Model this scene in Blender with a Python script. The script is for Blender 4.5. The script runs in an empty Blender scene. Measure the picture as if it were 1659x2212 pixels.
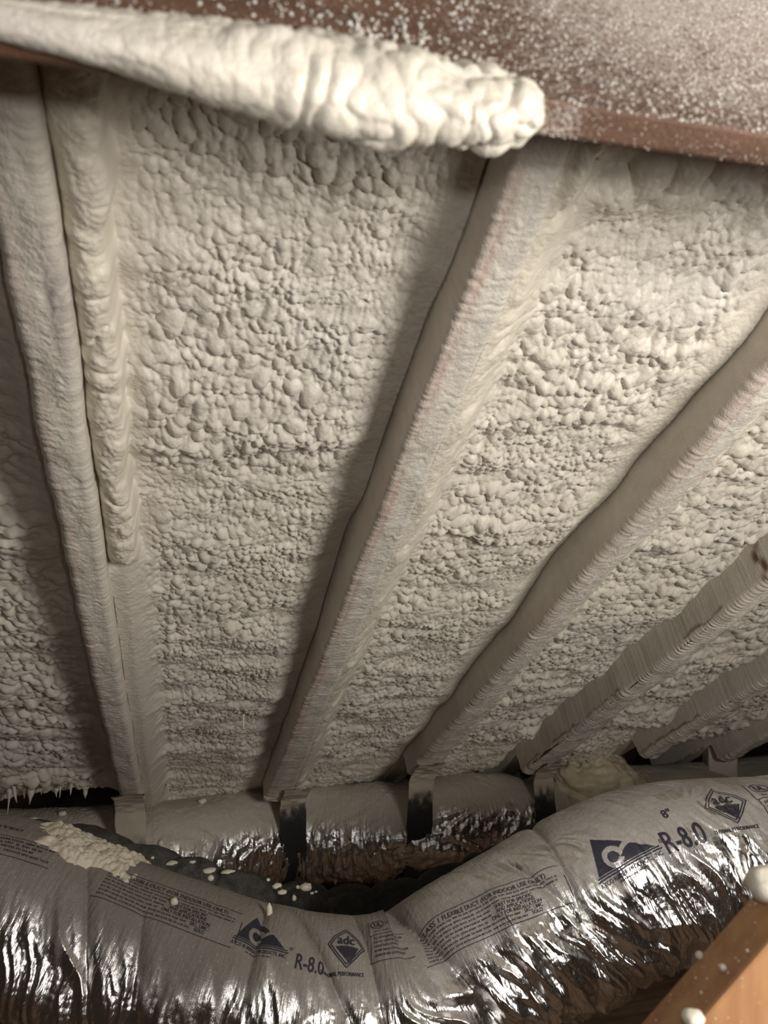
import bpy, bmesh, math, random
import numpy as np
from mathutils import Matrix, Vector

C = bpy.context.scene.collection
SC = bpy.context.scene
PI = math.pi

# ------------------------------------------------------------------ roof frame
# x runs along the eave, s runs down the slope, m is the distance above the
# plane of the rafter undersides.  The roof falls 30 degrees towards +Y.
CP, SP, CH = math.cos(PI / 6), math.sin(PI / 6), 0.558
def W(x, s, m):
    x, s, m = np.broadcast_arrays(np.asarray(x, float), np.asarray(s, float), np.asarray(m, float))
    return np.stack([x, s * CP + (m + CH) * SP, 1.6 - s * SP + (m + CH) * CP], -1)

# ------------------------------------------------------------------ camera
cam_d = bpy.data.cameras.new('camera')
cam = bpy.data.objects.new('camera', cam_d)
C.objects.link(cam)
MC = np.array([[0.96524531, -0.21864877, -0.14315795],
               [-0.00179546, -0.5533077, 0.83297501],
               [-0.26133936, -0.80376819, -0.53447024]])
BW = np.array([[1, 0, 0], [0, CP, SP], [0, -SP, CP]], float)   # columns: x, s, m axes in world
RW = BW @ MC.T
cam.matrix_world = Matrix([list(RW[0]) + [0], list(RW[1]) + [0], list(RW[2]) + [1.6], [0, 0, 0, 1]])
cam_d.sensor_fit = 'VERTICAL'
cam_d.sensor_height = 36.0
cam_d.lens = 1661 / 2212 * 36.0
cam_d.clip_start = 0.02
cam_d.dof.use_dof = True
cam_d.dof.focus_distance = 1.4
cam_d.dof.aperture_fstop = 8.0
SC.camera = cam

# ------------------------------------------------------------------ light
world = bpy.data.worlds.new('attic_air')
SC.world = world
world.use_nodes = True
bg = world.node_tree.nodes['Background']
bg.inputs[0].default_value = (0.85, 0.62, 0.45, 1)
bg.inputs[1].default_value = 0.030

def area(name, loc, target, size, power, col):
    l = bpy.data.lights.new(name, 'AREA')
    l.shape = 'DISK'; l.size = size; l.energy = power; l.color = col
    o = bpy.data.objects.new(name, l)
    C.objects.link(o)
    o.location = loc
    d = Vector(target) - Vector(loc)
    o.rotation_euler = d.to_track_quat('-Z', 'Y').to_euler()
    return o
area('work_lamp', tuple(W(0.82, -0.22, -0.69)), (0.45, 1.5, 1.1), 0.40, 18.8, (1.0, 0.955, 0.885))
area('phone_torch', tuple(W(0.035, -0.02, -0.50)), (0.35, 1.3, 1.05), 0.03, 1.2, (1.0, 0.96, 0.92))

SC.view_settings.view_transform = 'Standard'
SC.view_settings.look = 'None'
SC.view_settings.gamma = 1
SC.view_settings.use_curve_mapping = False
SC.view_settings.exposure = 0.0

# ------------------------------------------------------------------ noise
def h2(ix, iy, seed):
    with np.errstate(over='ignore'):
        h = (ix.astype(np.int64).astype(np.uint32) * np.uint32(374761393)
             + iy.astype(np.int64).astype(np.uint32) * np.uint32(668265263)
             + np.uint32((seed * 2246822519) & 0xffffffff))
        h = (h ^ (h >> np.uint32(13))) * np.uint32(1274126177)
        h = h ^ (h >> np.uint32(16))
        h = h * np.uint32(2654435761)
        h = h ^ (h >> np.uint32(15))
    return (h & np.uint32(0xffffff)).astype(np.float64) / 16777216.0

def vn(x, y, seed=0):
    x, y = np.broadcast_arrays(np.asarray(x, float), np.asarray(y, float))
    ix, iy = np.floor(x), np.floor(y)
    fx, fy = x - ix, y - iy
    fx = fx * fx * fx * (fx * (fx * 6 - 15) + 10)
    fy = fy * fy * fy * (fy * (fy * 6 - 15) + 10)
    a, b = h2(ix, iy, seed), h2(ix + 1, iy, seed)
    c, d = h2(ix, iy + 1, seed), h2(ix + 1, iy + 1, seed)
    return ((a + (b - a) * fx) * (1 - fy) + (c + (d - c) * fx) * fy) * 2 - 1

def fbm(x, y, seed=0, o=3):
    r, a, t = 0, 1.0, 0
    for k in range(o):
        r = r + a * vn(x * 2 ** k, y * 2 ** k, seed + 17 * k)
        t += a; a *= 0.5
    return r / t

def bub(x, y, seed, r0=0.42, r1=0.9, p=1.6):
    """union of spheres scattered one to a cell, heights in cells"""
    ix, iy = np.floor(x), np.floor(y)
    best = np.zeros_like(x)
    for dx in (-1, 0, 1):
        for dy in (-1, 0, 1):
            cx, cy = ix + dx, iy + dy
            px = cx + 0.1 + 0.8 * h2(cx, cy, seed)
            py = cy + 0.1 + 0.8 * h2(cx, cy, seed + 5)
            r = r0 + (r1 - r0) * h2(cx, cy, seed + 9) ** p
            d2 = ((x - px) ** 2 + (y - py) ** 2) / (r * r)
            best = np.maximum(best, r * np.sqrt(np.maximum(0, 1 - d2)))
    return best

def sst(a, b, x):
    t = np.clip((x - a) / (b - a), 0, 1)
    return t * t * (3 - 2 * t)

# ------------------------------------------------------------------ materials
def mat(name):
    m = bpy.data.materials.new(name)
    m.use_nodes = True
    nt = m.node_tree
    return m, nt, nt.nodes['Principled BSDF']
def nd(nt, t, **kw):
    n = nt.nodes.new(t)
    for k, v in kw.items():
        if k.startswith('i_'):
            n.inputs[int(k[2:])].default_value = v
        else:
            setattr(n, k, v)
    return n
def lk(nt, a, b): nt.links.new(a, b)
def noise(nt, scale, detail=3, rough=0.5, vec=None):
    n = nd(nt, 'ShaderNodeTexNoise')
    n.inputs['Scale'].default_value = scale
    n.inputs['Detail'].default_value = detail
    n.inputs['Roughness'].default_value = rough
    if vec is not None: lk(nt, vec, n.inputs['Vector'])
    return n
def ramp(nt, src, p0, c0, p1, c1):
    r = nd(nt, 'ShaderNodeValToRGB')
    e = r.color_ramp.elements
    e[0].position, e[0].color = p0, c0
    e[1].position, e[1].color = p1, c1
    lk(nt, src, r.inputs[0])
    return r
def mixc(nt, fac, a, b, mode='MIX'):
    m = nd(nt, 'ShaderNodeMix', data_type='RGBA', blend_type=mode)
    for s, v in ((m.inputs[0], fac), (m.inputs[6], a), (m.inputs[7], b)):
        if isinstance(v, (int, float)): s.default_value = v
        elif isinstance(v, tuple): s.default_value = v
        else: lk(nt, v, s)
    return m.outputs[2]
def mth(nt, op, a, b=None, c=None, clamp=False):
    m = nd(nt, 'ShaderNodeMath', operation=op, use_clamp=clamp)
    for k, v in enumerate((a, b, c)):
        if v is None: continue
        if isinstance(v, (int, float)): m.inputs[k].default_value = v
        else: lk(nt, v, m.inputs[k])
    return m.outputs[0]
def bump(nt, h, strength, dist, prev=None):
    b = nd(nt, 'ShaderNodeBump')
    b.inputs['Strength'].default_value = strength
    b.inputs['Distance'].default_value = dist
    lk(nt, h, b.inputs['Height'])
    if prev is not None: lk(nt, prev, b.inputs['Normal'])
    return b.outputs[0]
def coords(nt):
    return nd(nt, 'ShaderNodeTexCoord').outputs['Object']

def foam_material(name, rough=0.42, grain=0.5, gs=520):
    """polyurethane foam: the colour of the coat is stored per vertex"""
    m, nt, p = mat(name)
    co = coords(nt)
    at = nd(nt, 'ShaderNodeAttribute', attribute_name='coat')
    n1 = noise(nt, 38, 4, 0.6, co)
    v = ramp(nt, n1.outputs['Fac'], 0.3, (0.90, 0.89, 0.86, 1), 0.7, (1.03, 1.02, 1.0, 1))
    lk(nt, mixc(nt, 1.0, at.outputs['Color'], v.outputs[0], 'MULTIPLY'), p.inputs['Base Color'])
    p.inputs['Roughness'].default_value = rough
    p.inputs['Specular IOR Level'].default_value = 0.45
    n2 = noise(nt, gs, 2, 0.6, co)
    n3 = noise(nt, 1300, 1, 0.5, co)
    lk(nt, bump(nt, n3.outputs['Fac'], grain * 0.5, 0.0006, bump(nt, n2.outputs['Fac'], grain, 0.0010)), p.inputs['Normal'])
    return m
M_FOAM = foam_material('spray_foam', 0.34, 0.6)
M_SKIN = foam_material('foam_overspray_skin', 0.46, 1.0, 300)

def plain_foam(name, col, rough=0.5):
    m, nt, p = mat(name)
    co = coords(nt)
    n1 = noise(nt, 60, 3, 0.5, co)
    r = ramp(nt, n1.outputs['Fac'], 0.3, tuple(c * 0.88 for c in col) + (1,), 0.7, tuple(col) + (1,))
    lk(nt, r.outputs[0], p.inputs['Base Color'])
    p.inputs['Roughness'].default_value = rough
    n2 = noise(nt, 420, 2, 0.6, co)
    lk(nt, bump(nt, n2.outputs['Fac'], 0.35, 0.001), p.inputs['Normal'])
    return m
M_DROP = plain_foam('cured_foam_drop', (0.74, 0.68, 0.57), 0.42)
M_SPECK = plain_foam('foam_speck', (0.80, 0.76, 0.70), 0.6)

def wood_material(name, dark, light, along=(1, 0, 0), rough=0.65, mist=0.0, mist_axis=None):
    m, nt, p = mat(name)
    co = coords(nt)
    mp = nd(nt, 'ShaderNodeMapping')
    mp.inputs['Scale'].default_value = tuple(3 if a else 55 for a in along)
    lk(nt, co, mp.inputs['Vector'])
    n1 = noise(nt, 1.0, 5, 0.6, mp.outputs[0])
    r = ramp(nt, n1.outputs['Fac'], 0.32, tuple(dark) + (1,), 0.68, tuple(light) + (1,))
    n0 = noise(nt, 9, 2, 0.5, co)
    shade = ramp(nt, n0.outputs['Fac'], 0.3, (0.72, 0.70, 0.68, 1), 0.7, (1.08, 1.05, 1.0, 1))
    col = mixc(nt, 1.0, r.outputs[0], shade.outputs[0], 'MULTIPLY')
    if mist:
        at = nd(nt, 'ShaderNodeAttribute', attribute_name='mist')
        n2 = noise(nt, 420, 3, 0.75, co)
        n3 = noise(nt, 24, 3, 0.55, co)
        k = mth(nt, 'ADD', at.outputs['Fac'], mth(nt, 'MULTIPLY_ADD', n3.outputs['Fac'], 0.5, -0.25))
        k = mth(nt, 'ADD', k, mth(nt, 'MULTIPLY_ADD', n2.outputs['Fac'], 2.4, -1.2))
        fac = mth(nt, 'MULTIPLY', mth(nt, 'SUBTRACT', k, 0.30), 1.7, clamp=True)
        col = mixc(nt, mth(nt, 'MULTIPLY', fac, mist), col, (0.54, 0.48, 0.44, 1))
        lk(nt, bump(nt, n2.outputs['Fac'], 0.6, 0.002), p.inputs['Normal'])
    else:
        lk(nt, bump(nt, n1.outputs['Fac'], 0.25, 0.001), p.inputs['Normal'])
    lk(nt, col, p.inputs['Base Color'])
    p.inputs['Roughness'].default_value = rough
    return m
M_PURLIN = wood_material('brown_brace_board', (0.088, 0.046, 0.028), (0.175, 0.090, 0.052), (1, 0, 0), 0.6, 0.95)
M_POST = wood_material('pine_web', (0.34, 0.165, 0.075), (0.52, 0.29, 0.14), (0, 0, 1), 0.6)
M_DECK = wood_material('dark_roof_sheathing', (0.035, 0.022, 0.014), (0.07, 0.045, 0.03), (1, 0, 0), 0.8)
M_FLOOR = wood_material('attic_floor_board', (0.16, 0.098, 0.058), (0.28, 0.175, 0.105), (1, 0, 0), 0.7)
M_GABLE = wood_material('brown_gable_stud', (0.07, 0.042, 0.026), (0.15, 0.09, 0.055), (0, 0, 1), 0.75)

def foil_material(name, foil, dustcol, crinkle, rough=0.2):
    """foil jacket; the amount of settled overspray is stored per vertex"""
    m, nt, p = mat(name)
    uv = nd(nt, 'ShaderNodeUVMap', uv_map='UVMap').outputs[0]      # metres along, metres round
    co = coords(nt)
    at = nd(nt, 'ShaderNodeAttribute', attribute_name='dust')
    ns = noise(nt, 900, 3, 0.75, co)
    nb = noise(nt, 30, 3, 0.6, co)
    k = mth(nt, 'ADD', at.outputs['Fac'], mth(nt, 'MULTIPLY_ADD', nb.outputs['Fac'], 0.5, -0.25))
    k = mth(nt, 'ADD', k, mth(nt, 'MULTIPLY_ADD', ns.outputs['Fac'], 1.7, -0.85))
    fac = mth(nt, 'MULTIPLY', mth(nt, 'SUBTRACT', k, 0.22), 2.0, clamp=True)
    nw = noise(nt, 260, 2, 0.6, co)
    dc = mixc(nt, ramp(nt, nw.outputs['Fac'], 0.62, (0, 0, 0, 1), 0.74, (1, 1, 1, 1)).outputs[0],
              tuple(dustcol) + (1,), tuple(min(1, c * 1.7) for c in dustcol) + (1,))
    lk(nt, mixc(nt, fac, tuple(foil) + (1,), dc), p.inputs['Base Color'])
    lk(nt, mth(nt, 'MULTIPLY_ADD', fac, -0.96, 1.0), p.inputs['Metallic'])
    lk(nt, mth(nt, 'MULTIPLY_ADD', fac, 0.5, rough), p.inputs['Roughness'])
    mp = nd(nt, 'ShaderNodeMapping')
    mp.inputs['Scale'].default_value = (130, 16, 1)
    lk(nt, uv, mp.inputs['Vector'])
    n1 = noise(nt, 1.0, 3, 0.6, mp.outputs[0])
    v1 = nd(nt, 'ShaderNodeTexVoronoi', feature='F1')
    v1.inputs['Scale'].default_value = 120
    lk(nt, uv, v1.inputs['Vector'])
    b = bump(nt, n1.outputs['Fac'], crinkle, 0.006)
    b = bump(nt, v1.outputs['Distance'], crinkle * 0.5, 0.003, b)
    b = bump(nt, ns.outputs['Fac'], 0.22, 0.0012, b)
    lk(nt, b, p.inputs['Normal'])
    return m
M_FOIL = foil_material('crinkled_foil_jacket', (0.70, 0.68, 0.67), (0.215, 0.192, 0.168), 0.42, 0.17)
M_FOIL2 = foil_material('dusted_foil_jacket', (0.72, 0.72, 0.72), (0.50, 0.45, 0.38), 0.55, 0.2)
M_BLACK = foil_material('black_duct_jacket', (0.03, 0.03, 0.03), (0.20, 0.185, 0.165), 0.2, 0.65)

def strap_material():
    m, nt, p = mat('woven_strap')
    co = coords(nt)
    at = nd(nt, 'ShaderNodeAttribute', attribute_name='dust')
    ns = noise(nt, 700, 3, 0.75, co)
    k = mth(nt, 'ADD', at.outputs['Fac'], mth(nt, 'MULTIPLY_ADD', ns.outputs['Fac'], 2.4, -1.2))
    fac = mth(nt, 'MULTIPLY', mth(nt, 'SUBTRACT', k, 0.3), 2.2, clamp=True)
    lk(nt, mixc(nt, fac, (0.022, 0.022, 0.024, 1), (0.50, 0.44, 0.36, 1)), p.inputs['Base Color'])
    p.inputs['Roughness'].default_value = 0.75
    lk(nt, bump(nt, ns.outputs['Fac'], 0.4, 0.001), p.inputs['Normal'])
    return m
M_STRAP = strap_material()

def ink_material():
    m, nt, p = mat('navy_print')
    co = coords(nt)
    n = noise(nt, 800, 3, 0.8, co)
    r = ramp(nt, n.outputs['Fac'], 0.60, (0.016, 0.015, 0.030, 1), 0.74, (0.20, 0.18, 0.17, 1))
    lk(nt, r.outputs[0], p.inputs['Base Color'])
    p.inputs['Roughness'].default_value = 0.45
    return m
M_INK = ink_material()

# ------------------------------------------------------------------ mesh helpers
def link(name, me, m, parent=None):
    o = bpy.data.objects.new(name, me)
    C.objects.link(o)
    if m is not None: me.materials.append(m)
    if parent is not None: o.parent = parent
    return o
def tag(o, label=None, cat=None, group=None, kind=None):
    if label: o['label'] = label
    if cat: o['category'] = cat
    if group: o['group'] = group
    if kind: o['kind'] = kind
    return o
def empty(name, loc=(0, 0, 0), label=None, cat=None, group=None):
    o = bpy.data.objects.new(name, None)
    C.objects.link(o)
    o.location = loc
    return tag(o, label, cat, group)

def grid_mesh(P, closed=False, uv=None, attrs=None, cols=None, flip=False, smooth=True):
    """P is (rows, columns, 3); closed joins the last column to the first"""
    nr, nc = P.shape[:2]
    me = bpy.data.meshes.new('grid')
    me.vertices.add(nr * nc)
    me.vertices.foreach_set('co', P.reshape(-1).astype(np.float32))
    idx = np.arange(nr * nc).reshape(nr, nc)
    if closed: idx2 = np.concatenate([idx, idx[:, :1]], 1)
    else: idx2 = idx
    a, b = idx2[:-1, :-1].ravel(), idx2[:-1, 1:].ravel()
    c, d = idx2[1:, 1:].ravel(), idx2[1:, :-1].ravel()
    q = np.stack([a, d, c, b] if flip else [a, b, c, d], 1).astype(np.int32)
    nf = len(q)
    me.loops.add(nf * 4)
    me.loops.foreach_set('vertex_index', q.ravel())
    me.polygons.add(nf)
    me.polygons.foreach_set('loop_start', np.arange(0, nf * 4, 4, dtype=np.int32))
    me.polygons.foreach_set('use_smooth', np.full(nf, smooth))
    me.update(calc_edges=True)
    if uv is not None:
        L = me.uv_layers.new(name='UVMap')
        L.data.foreach_set('uv', uv.reshape(-1, 2)[q.ravel()].ravel().astype(np.float32))
    for k, v in (attrs or {}).items():
        at = me.attributes.new(k, 'FLOAT', 'POINT')
        at.data.foreach_set('value', np.broadcast_to(v, (nr, nc)).reshape(-1).astype(np.float32))
    for k, v in (cols or {}).items():
        at = me.color_attributes.new(k, 'FLOAT_COLOR', 'POINT')
        v4 = np.concatenate([v.reshape(-1, 3), np.ones((nr * nc, 1))], 1)
        at.data.foreach_set('color', v4.ravel().astype(np.float32))
    return me
def bm_mesh(bm, smooth=False):
    me = bpy.data.meshes.new('part')
    bmesh.ops.recalc_face_normals(bm, faces=bm.faces[:])
    bm.to_mesh(me); bm.free()
    if smooth: me.polygons.foreach_set('use_smooth', [True] * len(me.polygons))
    return me
def box_bm(bm, corners):
    """eight corners, lower four then upper four, each going round"""
    v = [bm.verts.new(tuple(c)) for c in corners]
    for f in ((0, 1, 2, 3), (4, 5, 6, 7), (0, 1, 5, 4), (1, 2, 6, 5), (2, 3, 7, 6), (3, 0, 4, 7)):
        bm.faces.new([v[i] for i in f])
def box(name, x0, x1, y0, y1, z0, z1, m, parent=None, bevel=0.0):
    bm = bmesh.new()
    box_bm(bm, [(x0, y0, z0), (x1, y0, z0), (x1, y1, z0), (x0, y1, z0), (x0, y0, z1), (x1, y0, z1), (x1, y1, z1), (x0, y1, z1)])
    if bevel: bmesh.ops.bevel(bm, geom=bm.edges[:], offset=bevel, segments=2, profile=0.5, affect='EDGES')
    return link(name, bm_mesh(bm), m, parent)
def flatcol(P, c): return np.broadcast_to(np.asarray(c, float), P.shape).copy()
CREAM = np.array((0.735, 0.690, 0.618))
GREYF = np.array((0.66, 0.63, 0.59))
YELLO = np.array((0.755, 0.70, 0.595))
PINK = np.array((0.57, 0.435, 0.38))
BROWN = np.array((0.16, 0.085, 0.05))
PURPL = np.array((0.30, 0.255, 0.26))
def blend(a, b, k): return a * (1 - k[..., None]) + b * k[..., None]

# ================================================================== SETTING
def slab(name, x0, x1, s0, s1, m0, m1, m):
    bm = bmesh.new()
    box_bm(bm, [W(x0, s0, m0), W(x1, s0, m0), W(x1, s1, m0), W(x0, s1, m0), W(x0, s0, m1), W(x1, s0, m1), W(x1, s1, m1), W(x0, s1, m1)])
    return link(name, bm_mesh(bm), m)
tag(slab('ceiling', -0.75, 2.75, -0.25, 3.35, 0.19, 0.21, M_DECK), 'dark roof sheathing behind the sprayed foam', kind='structure')
tag(box('floor', -0.8, 2.8, -1.6, 3.3, -0.05, 0.0, M_FLOOR), 'brown attic floor under the ducts', kind='structure')
tag(box('wall_eave', -0.8, 2.8, 3.3, 3.34, 0.0, 0.36, M_DECK), 'dark low wall at the eave behind the ducts', kind='structure')
tag(box('wall_right', 2.76, 2.80, -0.2, 3.3, 0.0, 2.2, M_GABLE), 'dark brown gable boards at far right', kind='structure')

# ================================================================== RAFTERS
X0 = -0.1428
# left-edge drift and width of the coated underside, by s
RSPEC = [
    dict(w=(0.050, 0.050, 0.056), d=(0.0, 0.0, 0.0), end=2.285, rope=0.3, r=0.012, side=0.15),
    dict(w=(0.050, 0.053, 0.074), d=(0.0, 0.0, -0.006), end=2.40, rope=0.35, r=0.009, side=0.15),
    dict(w=(0.050, 0.050, 0.078), d=(0.0, 0.0, -0.004), end=2.25, rope=0.55, r=0.014, side=0.15),
    dict(w=(0.054, 0.058, 0.086), d=(0.0, 0.0, 0.006), end=2.36, rope=1.6, r=0.018, side=0.15),
    dict(w=(0.052, 0.056, 0.064), d=(0.0, 0.0, 0.0), end=2.30, rope=1.5, r=0.018, side=0.15),
    dict(w=(0.052, 0.056, 0.060), d=(0.0, 0.0, 0.0), end=2.45, rope=0.6, r=0.016, side=0.15),
]
def edge(i, s):
    sp = RSPEC[i]
    dx = np.interp(s, (0.3, 1.4, 2.3), sp['d'])
    return X0 + 0.406 * i + dx + 0.0022 * vn(np.asarray(s, float) * 7, i * 3.1 + 0 * np.asarray(s, float), 41)
def width(i, s): return np.interp(s, (0.3, 1.4, 2.3), RSPEC[i]['w'])

def srows(s0, s1, a=0.0013, b=0.0011, k=1.0):
    s = [s0]
    while s[-1] < s1: s.append(s[-1] + (a + b * max(0, s[-1] - 0.25)) * k)
    return np.array(s)

RLAB = [
    'foam coated rafter at the far left with a purple smudge on its underside',
    'foam coated rafter in the middle running from the brown board to the widest black strap',
    'foam coated rafter third from the left with a dark shaded left face',
    'rope-ribbed foam coated rafter fourth from the left, ending beside the yellow foam mound',
    'thin rope-ribbed foam coated rafter above the black hole beside the white block',
    'smooth foam coated rafter at the far right edge beyond the white block',
]
def make_rafter(i, s0, tint):
    sp = RSPEC[i]
    root = empty('rafter', tuple(W(X0 + 0.406 * i + 0.025, sp['end'], 0.02)), RLAB[i], 'rafter')
    inv = Matrix.Translation(-Vector(root.location))
    s = np.concatenate([srows(s0, sp['end'], 0.0017, 0.0010), sp['end'] + np.array([0.004, 0.010, 0.016, 0.03]), np.linspace(sp['end'] + 0.05, sp['end'] + 0.42, 40)])
    n1, nb, nc = 20, 22, 9
    r = sp['r']
    # outline from the left face round the underside to the right face: (x as fraction or offset, m)
    pts, nrm, fr = [], [], []
    for m in r + (sp['side'] - r) * np.linspace(1, 0, n1) ** 2.2: pts.append((0, 0, m)); nrm.append((-1, 0)); fr.append(-0.06 - (m - r))
    for a in np.linspace(0, PI / 2, nc)[1:-1]:
        pts.append((0, r - r * math.cos(a), r - r * math.sin(a))); nrm.append((-math.cos(a), -math.sin(a))); fr.append(-0.06 + 0.06 * a / (PI / 2))
    for t in np.linspace(0, 1, nb): pts.append((t, (1 - 2 * t) * r, 0)); nrm.append((0, -1)); fr.append(t)
    for a in np.linspace(PI / 2, 0, nc)[1:-1]:
        pts.append((1, -r + r * math.cos(a), r - r * math.sin(a))); nrm.append((math.cos(a), -math.sin(a))); fr.append(1.06 - 0.06 * a / (PI / 2))
    for m in r + (sp['side'] - r) * np.linspace(0, 1, n1) ** 2.2: pts.append((1, 0, m)); nrm.append((1, 0)); fr.append(1.06 + (m - r))
    pts, nrm, fr = np.array(pts), np.array(nrm), np.array(fr)
    S = s[:, None] + 0 * fr[None, :]
    xl, w = edge(i, s)[:, None], width(i, s)[:, None]
    X = xl + pts[None, :, 0] * w + pts[None, :, 1]
    Mm = pts[None, :, 2] + 0 * S
    q = np.clip(fr, -0.2, 1.2)[None, :] * 0.05
    under = sst(0.016, 0.004, Mm)                                   # 1 on the underside and its corners
    rip = vn(S * 210 + 2.0 * vn(S * 40, q * 60, 3 + i), q * 30, 7 + i) * 0.0007 + vn(S * 420, q * 160, 77 + i) * 0.0004
    ropep = S * 92 + 1.6 * vn(S * 22, q * 10, 11 + i) + q * 26
    ropeh = (np.abs(np.sin(PI * ropep)) ** 0.7 - 0.55) * (0.6 + 0.5 * vn(S * 30, q * 20, 19 + i))
    rope_on = sp['rope'] * sst(0.4, 1.5, S) * under
    big = 0.0022 * fbm(S * 18, q * 25, 23 + i, 2)
    endlump = sst(sp['end'] - 0.13, sp['end'] - 0.03, S) * sst(sp['end'] + 0.02, sp['end'], S) * (0.006 + 0.004 * vn(S * 70, q * 30, 31 + i)) * under
    D = rip * (0.35 + 0.65 * under) + 0.0030 * ropeh * rope_on + big * (0.3 + 0.7 * under) + endlump
    X = X + nrm[None, :, 0] * D
    Mm = Mm + nrm[None, :, 1] * D
    # past its strap the rafter is notched so that it clears the rear duct
    Mm = np.maximum(Mm, 0.066 * sst(sp['end'] - 0.004, sp['end'] + 0.018, S) - 0.02 * (S < sp['end'] - 0.004))
    P = W(X, S, Mm) - np.array(root.location)
    col = flatcol(P, CREAM * 0.97)
    col = blend(col, flatcol(P, GREYF), 0.5 * sst(-0.2, 0.5, vn(S * 9, q * 18, 51 + i)) * under)
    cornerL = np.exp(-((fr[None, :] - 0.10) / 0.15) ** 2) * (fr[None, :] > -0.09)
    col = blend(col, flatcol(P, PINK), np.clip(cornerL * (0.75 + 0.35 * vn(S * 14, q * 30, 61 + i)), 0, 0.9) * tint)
    if i == 0:
        k = np.exp(-((S - 0.50) / 0.075) ** 2) * np.exp(-((fr[None, :] - 0.93) / 0.13) ** 2)
        k = np.clip(k * (0.75 + 0.5 * vn(S * 300, q * 900, 5)), 0, 1)
        col = blend(col, flatcol(P, PURPL), k)
    if i in (3, 4):
        k = np.exp(-((fr[None, :] + 0.058 + 0.006 * vn(S * 60, 0 * S, 73)) / 0.0045) ** 2) * sst(0.1, 0.35, vn(S * 7, 0.3 + 0 * S, 71 + i) + 0.4 * vn(S * 40, 0.3 + 0 * S, 75))
        col = blend(col, flatcol(P, BROWN), 0.7 * k)
    if i == 3:
        k = np.exp(-((S - 1.07) / 0.018) ** 2) * sst(-0.13, -0.10, fr[None, :] + 0 * S) * sst(0.0, -0.05, fr[None, :] + 0 * S)
        col = blend(col, flatcol(P, BROWN), np.clip(k * 1.8 * (0.5 + 0.9 * vn(S * 60, fr[None, :] * 40, 79)), 0, 1))
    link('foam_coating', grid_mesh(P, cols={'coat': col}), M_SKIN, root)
    # the timber inside the coat
    xc, e = X0 + 0.406 * i, sp['end'] - 0.02
    bm = bmesh.new()
    box_bm(bm, [W(xc + a, b, c) - np.array(root.location) for c in (0.006, 0.15) for a, b in
                ((0.006, s0), (0.044, s0), (0.044, e), (0.006, e))])
    link('timber', bm_mesh(bm), M_PURLIN, root)
    return root
for i, (s0, tint) in enumerate(((-0.15, 0.45), (-0.15, 0.95), (-0.10, 0.8), (0.0, 0.5), (0.2, 0.35), (0.5, 0.2))):
    make_rafter(i, s0, tint)

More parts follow.
